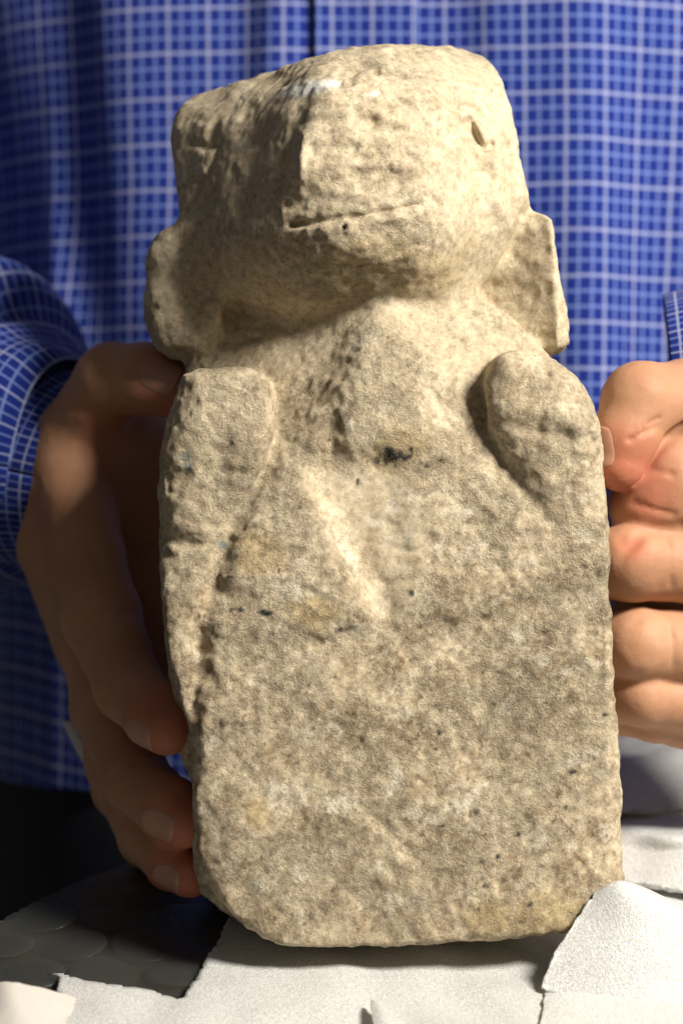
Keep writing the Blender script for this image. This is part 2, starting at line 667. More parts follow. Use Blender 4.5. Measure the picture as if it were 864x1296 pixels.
# rough chest boss hanging over the hollow
boss = poly_sd(PX, PY, smooth_poly([(360, 500), (430, 430), (500, 440), (600, 520), (585, 572), (520, 590), (470, 560), (436, 566), (385, 572)]))
front = front - 7 * sstep(20, -20, boss)
front = front + 10 * gauss(line_d(PX, PY, [(415, 500), (418, 560)]), 16)
# scratch near the base, and broad dents
front = front + 3.2 * gauss(line_d(PX, PY, [(484, 1042), (505, 1064), (530, 1086)]), 6)
front = front - 2.5 * gauss(line_d(PX, PY, [(474, 1050), (495, 1074), (520, 1092)]), 8)
front = front + 6 * gauss(line_d(PX, PY, [(560, 985), (640, 930), (740, 890)]), 30)
front = front + 6 * gauss(line_d(PX, PY, [(330, 960), (420, 940)]), 45)
front = front - 5 * gauss(line_d(PX, PY, [(300, 1060), (390, 1020), (520, 1010)]), 22)
front = front + 8 * gauss(line_d(PX, PY, [(570, 800), (650, 770), (760, 740)]), 14)
for _ in range(26):
    sx_, sy_ = random.uniform(290, 740), random.uniform(620, 1150)
    an, ln = random.gauss(-0.45, 0.35), random.uniform(25, 120)
    front = front + random.uniform(0.8, 2.2) * gauss(line_d(PX, PY, [(sx_, sy_), (sx_ + ln * 0.5 * math.cos(an), sy_ + ln * 0.5 * math.sin(an) + random.uniform(-3, 3)), (sx_ + ln * math.cos(an), sy_ + ln * math.sin(an))]), random.uniform(2.5, 5))
# grooves along the inside of the arms
GL = [(349, 500), (345, 560), (312, 632), (284, 700), (264, 762), (256, 812), (262, 850)]
front = front + 9 * gauss(line_d(PX, PY, GL), 13)
front = front + 8 * gauss(line_d(PX, PY, [(256, 800), (247, 880), (246, 985)]), 9)
GR = [(606, 492), (612, 530), (640, 590), (680, 645), (700, 668)]
front = front + 4 * gauss(line_d(PX, PY, GR), 22) * sstep(660, 540, PY)
front = front + 4 * gauss(line_d(PX, PY, GR), 8)
# shoulders sloping back to the neck
sl_l = pl(cl, PX, PY) + 7 * gauss(line_d(PX, PY, [(330, 470), (400, 400)]), 20)
sl_r = pl(cr, PX, PY)
front = smax(front, smax(sl_l, sl_r, 30), 26)
front = front - 15 * gauss(line_d(PX, PY, [(490, 385), (462, 450), (450, 500), (452, 555)]), 30)
front = front - 5 * gauss(line_d(PX, PY, [(470, 440), (520, 500), (560, 560)]), 26)
front = front + 2 * gauss(line_d(PX, PY, [(420, 430), (390, 480), (372, 492)]), 12)

body_poly = smooth_poly([(212, 520), (202, 640), (204, 730), (212, 820), (228, 880), (243, 930), (246, 990), (248, 1055), (256, 1092),
                         (276, 1130), (312, 1166), (362, 1190), (430, 1198), (540, 1191), (650, 1181), (735, 1176), (778, 1172),
                         (788, 1150), (787, 1090), (784, 980), (778, 880), (773, 770), (770, 690), (766, 600), (752, 520), (715, 450),
                         (665, 405), (610, 360), (560, 310), (420, 300), (320, 325), (248, 380), (222, 440), (214, 480)])
bpx, bpy_ = ppx(8)
sdB = poly_sd(bpx, bpy_, body_poly) + 3.0 * n2d(62, 5.5) * sstep(700, 760, PX) + 1.6 * n2d(23, 2.5) + 0.8 * n2d(11, 4.5)
sdB = sdB[:, None, :].astype(np.float32)
Y3 = gy[None, :, None]
GX3 = gx[:, None, None].astype(np.float32)
GZ3 = gz[None, None, :].astype(np.float32)
# the base is fuller a little behind the front face at the lower left
core_poly = smooth_poly([(250, 900), (243, 1000), (240, 1080), (250, 1128), (285, 1160), (330, 1180), (420, 1190), (600, 1180), (700, 1100), (600, 900)])
sdC = poly_sd(*ppx(30), core_poly)[:, None, :].astype(np.float32)
front3 = front[:, None, :].astype(np.float32)
fB = smax(smax(sdB + 0.06 * np.maximum(Y3 - 40, 0) + 0.7 * np.maximum(Y3 - 55, 0) * sstep(80, 300, GX3) * sstep(260, 120, GZ3), front3 - Y3, 15), Y3 - 330, 60)
fC = smax(smax(sdC, 42 - Y3, 24), Y3 - 260, 40)
fB = smin(fB, fC, 8)
# flat cut of the base, parallel with the table it stands on
basecut = (-551 + 0.13 * (Y3 + 40)) - GZ3
fB = smax(fB, basecut, 12)

# ---- arms
def arm_field(poly, yf, k, depth, wob):
    q = poly_sd(*ppx(0), smooth_poly(poly)) + wob * n2d(26, 7.7)
    return smax(smax(q[:, None, :].astype(np.float32), yf[:, None, :].astype(np.float32) - Y3, k), Y3 - depth, 40)


yfL = -29 + 33 * sstep(540, 760, PY) + 34 * sstep(760, 960, PY) + 5 * n2d(50, 4.4)
yfL = yfL + 5 * sstep(255, 200, PX) + 7 * gauss(line_d(PX, PY, [(205, 680), (250, 690), (275, 700)]), 9)
yfL = yfL + 3 * gauss(line_d(PX, PY, [(222, 490), (232, 560), (228, 600)]), 16)
fAL = arm_field([(226, 495), (238, 474), (276, 465), (322, 468), (344, 492), (349, 525), (338, 580), (306, 640), (280, 702), (262, 762),
                 (254, 806), (252, 860), (246, 930), (240, 988), (226, 972), (216, 900), (207, 820), (202, 720), (199, 640), (204, 560)],
                yfL, 36, 190, 2.0)
yfR = -22 + 23 * sstep(490, 650, PY) + 5 * n2d(45, 8.8) + 16 * sstep(735, 775, PX)
yfR = yfR + 3 * gauss(line_d(PX, PY, [(620, 535), (665, 545), (745, 555)]), 8) - 5 * gauss(line_d(PX, PY, [(625, 515), (700, 520)]), 16)
fAR = arm_field([(616, 505), (613, 478), (626, 452), (650, 442), (690, 449), (724, 468), (748, 504), (764, 560), (769, 620), (772, 690),
                 (742, 706), (705, 668), (668, 624), (640, 588), (620, 548)], yfR, 38, 190, 3.0)

# ---- head
HX, HY = ppx(15)
tilt = 0.13 * (HX - 460)
fr = plane((400, 135, 2), (390, 285, -14), (545, 262, -8))
lf = plane((386, 150, 0), (350, 295, -10), (222, 200, 172))
rt = plane((505, 130, 0), (556, 285, -10), (640, 200, 88))
face = pl(fr, HX, HY)
left = pl(lf, HX, HY) + 6 * gauss(line_d(HX, HY, [(320, 130), (318, 260)]), 26)
right = pl(rt, HX, HY)
brow = 121 - 0.12 * np.maximum(HX - 330, 0) + 5 * n2d(28, 2.7)
topf = 1.5 * 11 * np.log1p(np.exp(np.clip((brow - HY) / 11, -30, 30)))
chin = -14 + (HY - (338 - 0.10 * (HX - 380))) * 1.4
jawl = pl(plane((366, 306, -14), (425, 366, 8), (262, 362, 150)), HX, HY)
jawr = pl(plane((562, 296, -6), (528, 366, 14), (645, 340, 125)), HX, HY)
hf = smax(face, left, 28 + 75 * sstep(205, 275, HY))
hf = smax(hf, right, 34)
hf = hf + topf
hf = smax(hf, jawr, 40)
hf = smax(hf, jawl, 70)
hf = smax(hf, chin, 44)
# broken nose ridge on the muzzle, its left side cut steeply
nose = poly_sd(HX, HY, smooth_poly([(388, 160), (398, 142), (440, 150), (500, 190), (530, 235), (470, 232), (420, 238), (392, 236), (372, 228), (376, 190)]))
hf = hf - 11 * sstep(20, -16, nose) * sstep(545, 430, HX)
hf = hf + 6 * gauss(line_d(HX, HY, [(384, 135), (370, 180), (358, 225)]), 12)
hf = hf - 8 * gauss(line_d(HX, HY, [(384, 175), (380, 228)]), 7)
for a, b, am, wd in (((455, 206), (525, 204), 2.5, 5), ((420, 214), (528, 212), -3, 7), ((440, 228), (515, 222), 2, 6), ((400, 180), (480, 160), 3, 9), ((415, 250), (530, 246), -2, 7)):
    hf = hf + am * gauss(line_d(HX, HY, [a, b]), wd) * sstep(560, 520, HX)
rmask = sstep(20, -20, poly_sd(HX, HY, smooth_poly([(350, 130), (480, 120), (550, 220), (560, 300), (430, 320), (350, 290)])))
hf = hf + rmask * (1.5 * n2d(22, 1.3) + 0.8 * n2d(11, 6.3) + 3.2 * vnoise(PX / 46, PY / 11, 0 * PX + 3.3) * sstep(280, 240, HY))
hf = hf - 13 * np.exp(-((HX - 458) / 88) ** 2 - ((HY - 268) / 52) ** 2)
# mouth
ML = [(370, 285), (400, 285), (450, 279), (495, 270), (526, 262)]
hf = hf + 7 * gauss(line_d(HX, HY, ML), 4.0)
hf = hf + 3 * gauss(line_d(HX, HY, [(366, 287), (384, 285)]), 5)
hf = hf - 4 * gauss(line_d(HX, HY, [(390, 296), (450, 291), (530, 275)]), 8)
hf = hf + 10 * gauss(line_d(HX, HY, [(435, 292), (436, 292)]), 3.2)
hf = hf + 7 * gauss(line_d(HX, HY, [(550, 258), (551, 258)]), 5)
# eyes: carved almond outlines
EL = [(236, 160), (252, 166), (272, 168), (266, 190), (258, 208), (244, 214), (234, 202)]
hf = hf + 6 * gauss(line_d(HX, HY, EL), 5)
hf = hf - 3 * sstep(4, -14, poly_sd(HX, HY, EL))
hf = hf + 5 * gauss(line_d(HX, HY, [(290, 120), (268, 130), (262, 150)]), 9) + 4 * gauss(line_d(HX, HY, [(315, 120), (298, 150)]), 9)
hf = hf - 4 * gauss(line_d(HX, HY, [(250, 118), (245, 145)]), 12)
ER = [(604, 142), (622, 150), (628, 164), (624, 176), (614, 181), (607, 170), (600, 150)]
hf = hf + 9 * gauss(line_d(HX, HY, [(598, 142), (602, 158), (609, 173), (616, 180), (627, 172)]), 5)
hf = hf - 8 * sstep(4, -12, poly_sd(HX, HY, smooth_poly(ER)))
hf = hf + 9 * gauss(line_d(HX, HY, [(574, 126), (592, 124), (606, 130)]), 6) - 6 * gauss(line_d(HX, HY, [(578, 137), (598, 137)]), 6)
hf = hf + 8 * gauss(line_d(HX, HY, [(590, 152), (600, 185), (612, 205)]), 9)
hf = hf - 7 * gauss(line_d(HX, HY, [(632, 170), (632, 250)]), 8) + 8 * gauss(line_d(HX, HY, [(646, 175), (648, 250)]), 7)
for q, rr, am in (((476, 88), 5, 10), ((534, 82), 5, 6), ((540, 80), 4, 6), ((430, 106), 5, 8), ((442, 104), 4, 6), ((470, 155), 7, 7), ((492, 140), 5, 6), ((480, 118), 4, 5)):
    hf = hf + am * gauss(line_d(HX, HY, [q, (q[0] + 1, q[1])]), rr)
hf = hf + 6 * n2d(90, 2.2)
head_poly = smooth_poly([(211, 165), (213, 130), (224, 106), (248, 92), (300, 85), (360, 77), (450, 60), (530, 48), (580, 46), (612, 56), (632, 80), (643, 115),
                         (653, 160), (660, 205), (667, 248), (658, 270), (645, 300), (622, 345), (590, 376), (540, 392), (470, 390), (400, 400),
                         (330, 392), (285, 370), (252, 330), (232, 290), (219, 230)])
hx2, hy2 = ppx(120)
sdH = poly_sd(hx2, hy2, head_poly) + 2.0 * n2d(34, 3.3)
fH = smax(smax(sdH[:, None, :].astype(np.float32), hf[:, None, :].astype(np.float32) - Y3, 14), Y3 - 355, 40)

# ---- ears
ex, ey = ppx(150)
yeL = 135 + 0.5 * (250 - ex) * 0.6 + 8 * n2d(40, 5.1)
earL = poly_sd(ex, ey, smooth_poly([(181, 350), (186, 312), (206, 288), (236, 288), (262, 320), (282, 370), (282, 430), (250, 452), (205, 445), (184, 410)]))
fEL = smax(smax(earL[:, None, :].astype(np.float32), yeL[:, None, :].astype(np.float32) - Y3, 30), Y3 - 240, 30)
ex, ey = ppx(110)
yeR = 130 - 0.62 * (ex - 640) + 1.6 * np.maximum(0, ex - (698 + 0.04 * (ey - 300))) + 6 * n2d(34, 6.6) + 4 * n2d(15, 1.6) + 10 * sstep(36, 0, ey - 262)
earR = poly_sd(ex, ey, [(600, 300), (630, 276), (660, 262), (684, 266), (697, 278), (702, 300), (704, 340), (713, 372), (718, 410), (723, 434), (716, 441), (699, 447),
                        (670, 430), (620, 410), (600, 390)]) + 1.5 * n2d(16, 4.1)
fER = smax(smax(earR[:, None, :].astype(np.float32), yeR[:, None, :].astype(np.float32) - Y3, 9), Y3 - 215, 20)

fields = [fB, fAL, fAR, fH, fEL, fER]
F = smin(fB, fAL, 7)
F = smin(F, fAR, 8)
F = smin(F, smin(fEL, fER, 5), 20)
F = smin(F, fH, 24)
F = np.maximum(F, basecut)
# pad: nothing may touch the grid border
F[0], F[-1], F[:, 0], F[:, -1], F[:, :, 0], F[:, :, -1] = 9, 9, 9, 9, 9, 9
sv, sq = surface_nets(F, (x0, y0, z0), H)
# which component each vertex belongs to
vi = np.clip(np.round((sv - np.array([x0, y0, z0])) / H).astype(int), 0, np.array(F.shape) - 1)
comp = np.argmin(np.stack([f[vi[:, 0], vi[:, 1], vi[:, 2]] if f.shape == F.shape else f[vi[:, 0], vi[:, 1], vi[:, 2]] for f in fields]), axis=0)
sn = vert_normals(sv, sq)
qx = sv[:, 0] * D / (D + sv[:, 1]) + 432
qy = 648 - sv[:, 2] * D / (D + sv[:, 1])
# ---- surface relief
rough = np.full(len(sv), 0.85)
smoothzones = [([(545, 90), (640, 100), (650, 300), (600, 400), (700, 440), (560, 470), (470, 400), (560, 330)], 0.42),
               ([(230, 110), (370, 130), (350, 290), (330, 420), (240, 420), (190, 300)], 0.45),
               ([(400, 600), (520, 600), (520, 760), (470, 770)], 0.45), ([(620, 270), (700, 270), (720, 430), (640, 400)], 0.55)]
for pg, val in smoothzones:
    m = sstep(30, -20, poly_sd(qx, qy, smooth_poly(pg)))
    rough = rough * (1 - m) + val * m
chestm = sstep(30, -20, poly_sd(qx, qy, smooth_poly([(350, 490), (440, 400), (540, 440), (620, 540), (540, 590), (380, 580)])))
rough = np.maximum(rough, chestm * 1.0)
rough = np.where((qy > 380) & (qy < 480) & (qx > 330) & (qx < 440), 0.55, rough)
disp = 2.2 * noise3(sv, 46, 0.3) + rough * (2.0 * noise3(sv, 23, 4.1) + 2.6 * noise3(sv, 12.5, 8.7) + 1.5 * noise3(sv, 8.3, 2.9))
pits = noise3(sv, 13, 20.5)
disp = disp - (0.8 + 0.7 * (qy > 430)) * rough * sstep(0.55, 0.9, pits)
scar = noise3(sv, 38, 61.0) + 0.35 * noise3(sv, 14, 62.0)
disp = disp - 2.6 * rough * (1 - chestm) * sstep(0.38, 0.50, scar) + 1.2 * rough * sstep(-0.40, -0.55, scar)
disp = disp + chestm * 0.7 * noise3(sv, 10, 31.0)
sv = sv + sn * (disp * 0.8)[:, None]
sn = vert_normals(sv, sq)

# ---- stains with shapes of their own
N = len(sv)
fz = (sn[:, 1] < 0.35)
body_d = sstep(520, 760, qy) * 1.0
dirt = 0.27 + 0.55 * body_d
for pg, val, soft in (([(395, 600), (520, 590), (525, 760), (475, 775), (430, 690)], 0.25, 16), ([(300, 600), (370, 590), (450, 770), (320, 750)], 0.45, 20),
                      ([(355, 490), (435, 480), (440, 570), (360, 590)], 0.75, 24), ([(620, 450), (740, 480), (768, 680), (700, 650)], 0.55, 20),
                      ([(215, 480), (340, 470), (330, 580), (220, 800)], 0.5, 20)):
    m = sstep(soft, -soft, poly_sd(qx, qy, smooth_poly(pg)))
    dirt = dirt * (1 - m) + val * m


def spot(px_, py_, r, sx=1.0, ang=0.0, wob=0.35):
    dx, dy = qx - px_, qy - py_
    ca, sa = math.cos(ang), math.sin(ang)
    u, v_ = (dx * ca + dy * sa) / sx, -dx * sa + dy * ca
    d = np.sqrt(u * u + v_ * v_) / r
    d = d + wob * noise3(sv, max(4.0, r * 0.55), px_ * 0.37)
    return sstep(1.15, 0.55, d) * fz


ochre = np.zeros(N)
for a in ((505, 565, 30, 1.6, -0.4), (330, 1030, 22), (690, 1160, 34, 1.8, -0.1), (400, 775, 22, 1.6, 0.0), (580, 320, 15, 0.8, 0.2), (595, 300, 16, 0.6, 0.0),
          (450, 408, 6), (545, 345, 30, 1.6, 0.0), (620, 1165, 26, 2.0, 0.0), (470, 330, 40, 2.2, -0.1), (600, 240, 9, 0.6, 0.0), (325, 700, 34, 1.2, 0.5)):
    ochre = np.maximum(ochre, spot(*a) * (0.58 if a[2] < 40 and a[1] > 500 else 0.42))
white = spot(388, 112, 11, 3.9, -0.16, 0.3)
white = np.maximum(white, 0.6 * spot(470, 118, 4, 3.0, -0.1))
dark = np.zeros(N)
for a in ((498, 578, 9, 1.9, 0.1), (520, 570, 5), (480, 585, 5, 1.6, 0.2), (540, 588, 4, 2.0, 0.3), (560, 582, 3, 1.6), (300, 770, 5, 2.4, 0.1), (335, 775, 5, 2.6, -0.1),
          (557, 927, 4, 1.8, 0.0), (600, 1028, 5, 1.8, -0.3), (560, 1045, 3, 2.2, -0.2), (723, 977, 4, 2.2, -0.2), (715, 1022, 3.5), (700, 1040, 3, 1.8), (380, 640, 4, 0.6, 0.0),
          (453, 608, 5, 0.7, 0.2), (352, 722, 4, 0.7, 0.0), (592, 985, 3.5, 0.6, 0.1), (520, 750, 5, 1.2, 0.5), (430, 797, 4, 1.6, 0), (440, 785, 3), (670, 1145, 4), (630, 1085, 4, 1, 0.4),
          (614, 1122, 5, 1.0, 0.4), (660, 815, 3), (690, 800, 3.5, 2), (520, 835, 3), (383, 1073, 2.5), (552, 948, 3, 1.8), (436, 292, 4), (610, 1090, 3), (655, 1055, 3.5, 1.5),
          (580, 675, 3.5, 1.3), (640, 705, 2.5), (250, 780, 4, 0.6), (290, 730, 4, 1.5), (575, 790, 3, 1.7), (690, 890, 3), (765, 905, 3, 2.2, -0.3)):
    a = (a[0], a[1], a[2] * (1.25 if a[1] < 600 else 0.9)) + tuple(a[3:])
    dark = np.maximum(dark, spot(*a, *([1.0, 0.0] if len(a) == 3 else [0.0] if len(a) == 4 else []), 0.5))
teal = np.zeros(N)
for a in ((234, 578, 7), (283, 690, 7), (221, 672, 5), (237, 590, 6), (305, 185, 10, 1.5, -0.7)):
    teal = np.maximum(teal, spot(*a) * (0.9 if a[1] > 400 else 0.3))
pale = np.zeros(N)
for _ in range(70):
    pale = np.maximum(pale, 0.6 * spot(random.uniform(250, 770), random.uniform(620, 1170), random.uniform(4, 11), random.uniform(1, 2.4), random.uniform(-0.8, 0.3), 0.7))
for a in ((495, 640, 16, 0.6, 0.1, 0.3), (515, 680, 12, 0.6, 0.2, 0.3), (440, 700, 10, 3.2, 1.06, 0.3), (365, 745, 14, 1.8, 0.1, 0.6), (262, 940, 18, 1, 0, 0.6), (355, 1010, 16, 1.6, 0.2, 0.7),
          (430, 1015, 12, 2.0, 0, 0.7), (378, 1105, 10, 1.2, 0.7, 0.5), (380, 1160, 8, 1, 0, 0.5), (580, 1020, 10, 3.5, -0.5, 0.6), (440, 540, 14, 0.6, 0, 0.5), (740, 960, 8, 3.6, -0.35, 0.6)):
    pale = np.maximum(pale, 0.85 * spot(*a))
wear = np.stack([dirt, ochre, white, rough], axis=1)
specks = np.stack([dark, teal, pale, np.ones(N)], axis=1)

figure = empty('stone_figure', 'carved pale limestone figure with rounded arms and flat base held upright in two hands', 'stone carving')
fcomp = comp[sq]
fcomp = np.where(fcomp[:, 0] == fcomp[:, 2], fcomp[:, 0], np.max(fcomp, axis=1))
wn = np.stack([sn[:, 0], sn[:, 1] * CP + sn[:, 2] * SP, sn[:, 2] * CP - sn[:, 1] * SP], axis=1)
for c, nm in enumerate(('torso', 'arm', 'arm', 'head', 'ear', 'ear')):
    fq = sq[fcomp == c]
    if not len(fq):
        continue
    used, inv = np.unique(fq.ravel(), return_inverse=True)
    o = build(nm, sv[used], inv.reshape(-1, 4), M_STONE, figure)
    set_attr(o, 'wear', wear[used])
    set_attr(o, 'specks', specks[used])
    if len(o.data.vertices) == len(used):
        o.data.normals_split_custom_set_from_vertices([tuple(n) for n in wn[used]])
    if c == 5:
        tag(o, 'flat angular ear plate with a broken edge')
    if c == 4:
        tag(o, 'rounded ear in the shade of the head')
STONE_F = F

# ================================================================ PERSON
person = empty('person', 'person in a blue checked shirt and dark trousers holding the stone figure with both hands', 'person')


def cone_d(p, a, b, ra, rb):
    ab = b - a
    dx, dy, dz = p[..., 0] - a[0], p[..., 1] - a[1], p[..., 2] - a[2]
    t = np.clip((dx * ab[0] + dy * ab[1] + dz * ab[2]) / (ab @ ab), 0, 1)
    return np.sqrt((dx - t * ab[0]) ** 2 + (dy - t * ab[1]) ** 2 + (dz - t * ab[2]) ** 2) - (ra + (rb - ra) * t)


def jointed(ch):
    o_ = [ch[0]]
    for a, b in zip(ch[:-1], ch[1:]):
        L = np.linalg.norm(P(*a[:3]) - P(*b[:3]))
        if L > 70:
            m = tuple((a[k] + b[k]) / 2 for k in range(3))
            o_.append(m + ((a[3] + b[3]) / 2 * 0.93,))
        o_.append(b)
    return o_


def hand_mesh(chains, palm, h=3.6, kf=14, kp=42, creases=()):
    chains = [jointed(c) for c in chains]
    pts = [q[:3] for ch in chains for q in ch] + [q[:3] for ch in palm for q in ch]
    pts = np.array([P(*q) for q in pts])
    lo, hi = pts.min(0) - 130, pts.max(0) + 130
    ax = [np.arange(lo[i], hi[i], h) for i in range(3)]
    g = np.stack(np.meshgrid(*ax, indexing='ij'), axis=-1).astype(np.float32)
    f = np.full(g.shape[:3], 400.0, np.float32)

    def box(pl_, m):
        a, b = np.min(pl_, axis=0) - m, np.max(pl_, axis=0) + m
        return tuple(slice(max(0, int((a[i] - lo[i]) / h)), max(1, int((b[i] - lo[i]) / h) + 2)) for i in range(3))
    for ch in palm:
        for u, v in zip(ch[:-1], ch[1:]):
            pu, pv = P(*u[:3]).astype(np.float32), P(*v[:3]).astype(np.float32)
            sl_ = box([pu, pv], max(u[3], v[3]) + kp + 8)
            f[sl_] = smin(f[sl_], cone_d(g[sl_], pu, pv, u[3], v[3]), kp)
    for ch in chains:
        pu = [P(*u[:3]).astype(np.float32) for u in ch]
        sl_ = box(pu, max(u[3] for u in ch) + kf + 12)
        q = None
        for i in range(len(ch) - 1):
            d = cone_d(g[sl_], pu[i], pu[i + 1], ch[i][3], ch[i + 1][3])
            q = d if q is None else smin(q, d, 10)
        f[sl_] = smin(f[sl_], q, kf)
    for cr, depth, wd in creases:
        pp = [P(*c).astype(np.float32) for c in cr]
        sl_ = box(pp, wd * 3)
        dd = None
        for u, v in zip(pp[:-1], pp[1:]):
            d = cone_d(g[sl_], u, v, 0, 0)
            dd = d if dd is None else np.minimum(dd, d)
        f[sl_] = f[sl_] + depth * np.exp(-(dd / wd) ** 2)
    v, q = surface_nets(f, lo, h)
    return v, q


# viewer-left hand, seen from its thumb side
TH = [(84, 612, 362, 58), (94, 555, 347, 54), (142, 482, 286, 51), (186, 480, 256, 49), (228, 494, 232, 40)]
IX = [(98, 640, 310, 54), (128, 780, 236, 54), (164, 872, 152, 46), (198, 906, 82, 42), (210, 920, 60, 37)]
MD = [(106, 735, 360, 50), (138, 893, 266, 52), (172, 985, 172, 45), (214, 1024, 96, 42), (233, 1040, 74, 35)]
RG = [(120, 810, 400, 46), (152, 965, 288, 48), (188, 1058, 192, 41), (220, 1090, 126, 38), (239, 1106, 100, 31)]
PK = [(132, 860, 440, 42), (150, 1000, 360, 36), (190, 1070, 300, 32), (220, 1100, 270, 27)]
palmL = [[(-110, 590, 510, 95), (-20, 598, 462, 90), (62, 606, 417, 76)], [(62, 606, 417, 76), (95, 650, 335, 56)], [(66, 620, 417, 68), (100, 735, 372, 50)],
         [(70, 630, 422, 64), (114, 810, 406, 48)], [(75, 640, 430, 60), (128, 860, 445, 42)], [(66, 606, 402, 66), (92, 585, 335, 54)],
         [(80, 640, 410, 64), (140, 720, 420, 62), (172, 830, 430, 54)], [(96, 600, 390, 54), (150, 640, 400, 54)], [(150, 560, 402, 56), (190, 640, 417, 56), (200, 820, 432, 50)], [(118, 530, 350, 46), (165, 560, 385, 50), (205, 580, 400, 48)]]
crL = [([(205, 470, 60), (196, 500, 50)], 0.0, 4)]
hv1, hq1 = hand_mesh([TH, IX, MD, RG, PK], palmL, creases=[
    ([(100, 640, 260), (125, 590, 260), (165, 560, 220)], 5, 9),
    ([(120, 700, 220), (135, 690, 200)], 4, 8),
    ([(130, 885, 120), (190, 845, 105)], 4, 6), ([(135, 990, 140), (200, 950, 125)], 4, 6), ([(128, 872, 130), (184, 834, 118)], 3, 5), ([(168, 455, 240), (166, 525, 236)], 3, 6), ([(120, 800, 185), (170, 770, 180)], 3, 6)])
# viewer-right hand: thumb laid down the stone's edge, fingers folded against its side
TH2 = [(930, 560, 205, 74), (868, 512, 172, 60), (810, 508, 128, 51), (790, 556, 112, 44), (784, 588, 106, 36)]
IX2 = [(985, 735, 215, 60), (880, 714, 160, 53), (800, 712, 134, 50), (744, 716, 176, 45), (690, 718, 240, 40)]
MD2 = [(985, 835, 230, 58), (880, 818, 172, 51), (806, 816, 145, 48), (748, 818, 188, 43), (694, 820, 250, 38)]
RG2 = [(985, 915, 255, 52), (880, 890, 190, 43), (812, 880, 164, 40), (756, 878, 205, 37), (706, 878, 262, 33)]
PK2 = [(985, 960, 285, 44), (890, 925, 222, 33), (828, 910, 196, 30), (776, 904, 232, 28), (730, 900, 280, 26)]
palmR = [[(1190, 450, 360, 100), (1080, 480, 340, 96), (990, 570, 290, 88)], [(1000, 580, 275, 88), (1010, 660, 270, 88)], [(1010, 640, 260, 90), (930, 600, 185, 80), (846, 600, 160, 62)],
         [(930, 650, 190, 80), (818, 640, 158, 52)], [(826, 660, 215, 44), (826, 880, 240, 40)], [(985, 760, 235, 60), (820, 770, 215, 46)], [(1010, 660, 270, 84), (985, 740, 210, 66)], [(1010, 700, 280, 84), (985, 840, 230, 66)],
         [(1010, 720, 290, 80), (985, 930, 265, 60)]]
hv2, hq2 = hand_mesh([TH2, IX2, MD2, RG2, PK2], palmR, kf=9, kp=36, creases=[
    ([(774, 664, 92), (796, 690, 86), (814, 672, 100), (870, 668, 112)], 9, 8),
    ([(800, 690, 84), (784, 708, 82)], 6, 6), ([(775, 770, 110), (800, 786, 102), (830, 768, 110)], 6, 7),
    ([(868, 528, 120), (824, 576, 108), (800, 608, 100)], 9, 8),
    ([(796, 556, 70), (828, 540, 80)], 5, 4), ([(802, 532, 78), (842, 516, 94)], 5, 4), ([(800, 545, 72), (832, 528, 84)], 4, 3), ([(806, 590, 104), (850, 600, 98)], 3, 5),
    ([(842, 676, 104), (850, 752, 104)], 3, 5), ([(846, 786, 112), (852, 856, 116)], 3, 5), ([(800, 636, 108), (850, 650, 106)], 3, 5)])
# chest and upper arms under the shirt
bv, bq = hand_mesh([], [[(-90, 592, 500, 98), (-260, 485, 735, 110), (-530, 230, 1080, 105), (-480, 60, 1280, 110), (-230, -380, 1400, 130), (-30, -400, 1400, 230)],
                        [(1170, 452, 356, 98), (1320, 395, 470, 110), (1430, 255, 830, 120), (1390, 60, 1170, 110), (1000, -400, 1400, 130), (432, -400, 1400, 230)],
                        [(-30, -400, 1400, 230), (432, -400, 1400, 230)], [(200, -300, 1420, 300), (200, 800, 1420, 300)], [(600, -300, 1420, 300), (600, 800, 1420, 300)]], h=26, kp=80)
off = [0, len(hv1), len(hv1) + len(hv2)]
hv = np.concatenate([hv1, hv2, bv])
hq = np.concatenate([hq1, hq2 + off[1], bq + off[2]])
hn = vert_normals(hv, hq)
hv = hv + hn * (1.2 * noise3(hv, 34, 1.1) + 0.5 * noise3(hv, 12, 3.3))[:, None]
body = build('body', hv, hq, M_SKIN, person)
# redder fingertips and knuckle folds
fl = np.zeros(len(hv))
for ch in (TH, IX, MD, RG, PK, TH2):
    c = P(*ch[-1][:3])
    fl = np.maximum(fl, sstep(85, 25, np.linalg.norm(hv - c, axis=1)))
for c, r in ((P(800, 690, 88), 22), (P(815, 625, 108), 46), (P(800, 606, 104), 40), (P(150, 560, 250), 60)):
    fl = np.maximum(fl, 0.8 * sstep(r * 1.5, r * 0.3, np.linalg.norm(hv - c, axis=1)))
fa = body.data.attributes.new('flush', 'FLOAT', 'POINT')
fa.data.foreach_set('value', fl.astype(np.float32))


from mathutils.bvhtree import BVHTree
hand_bvh = BVHTree.FromPolygons([tuple(p) for p in hv[:off[2]]], [tuple(q) for q in hq[:len(hq1) + len(hq2)]])


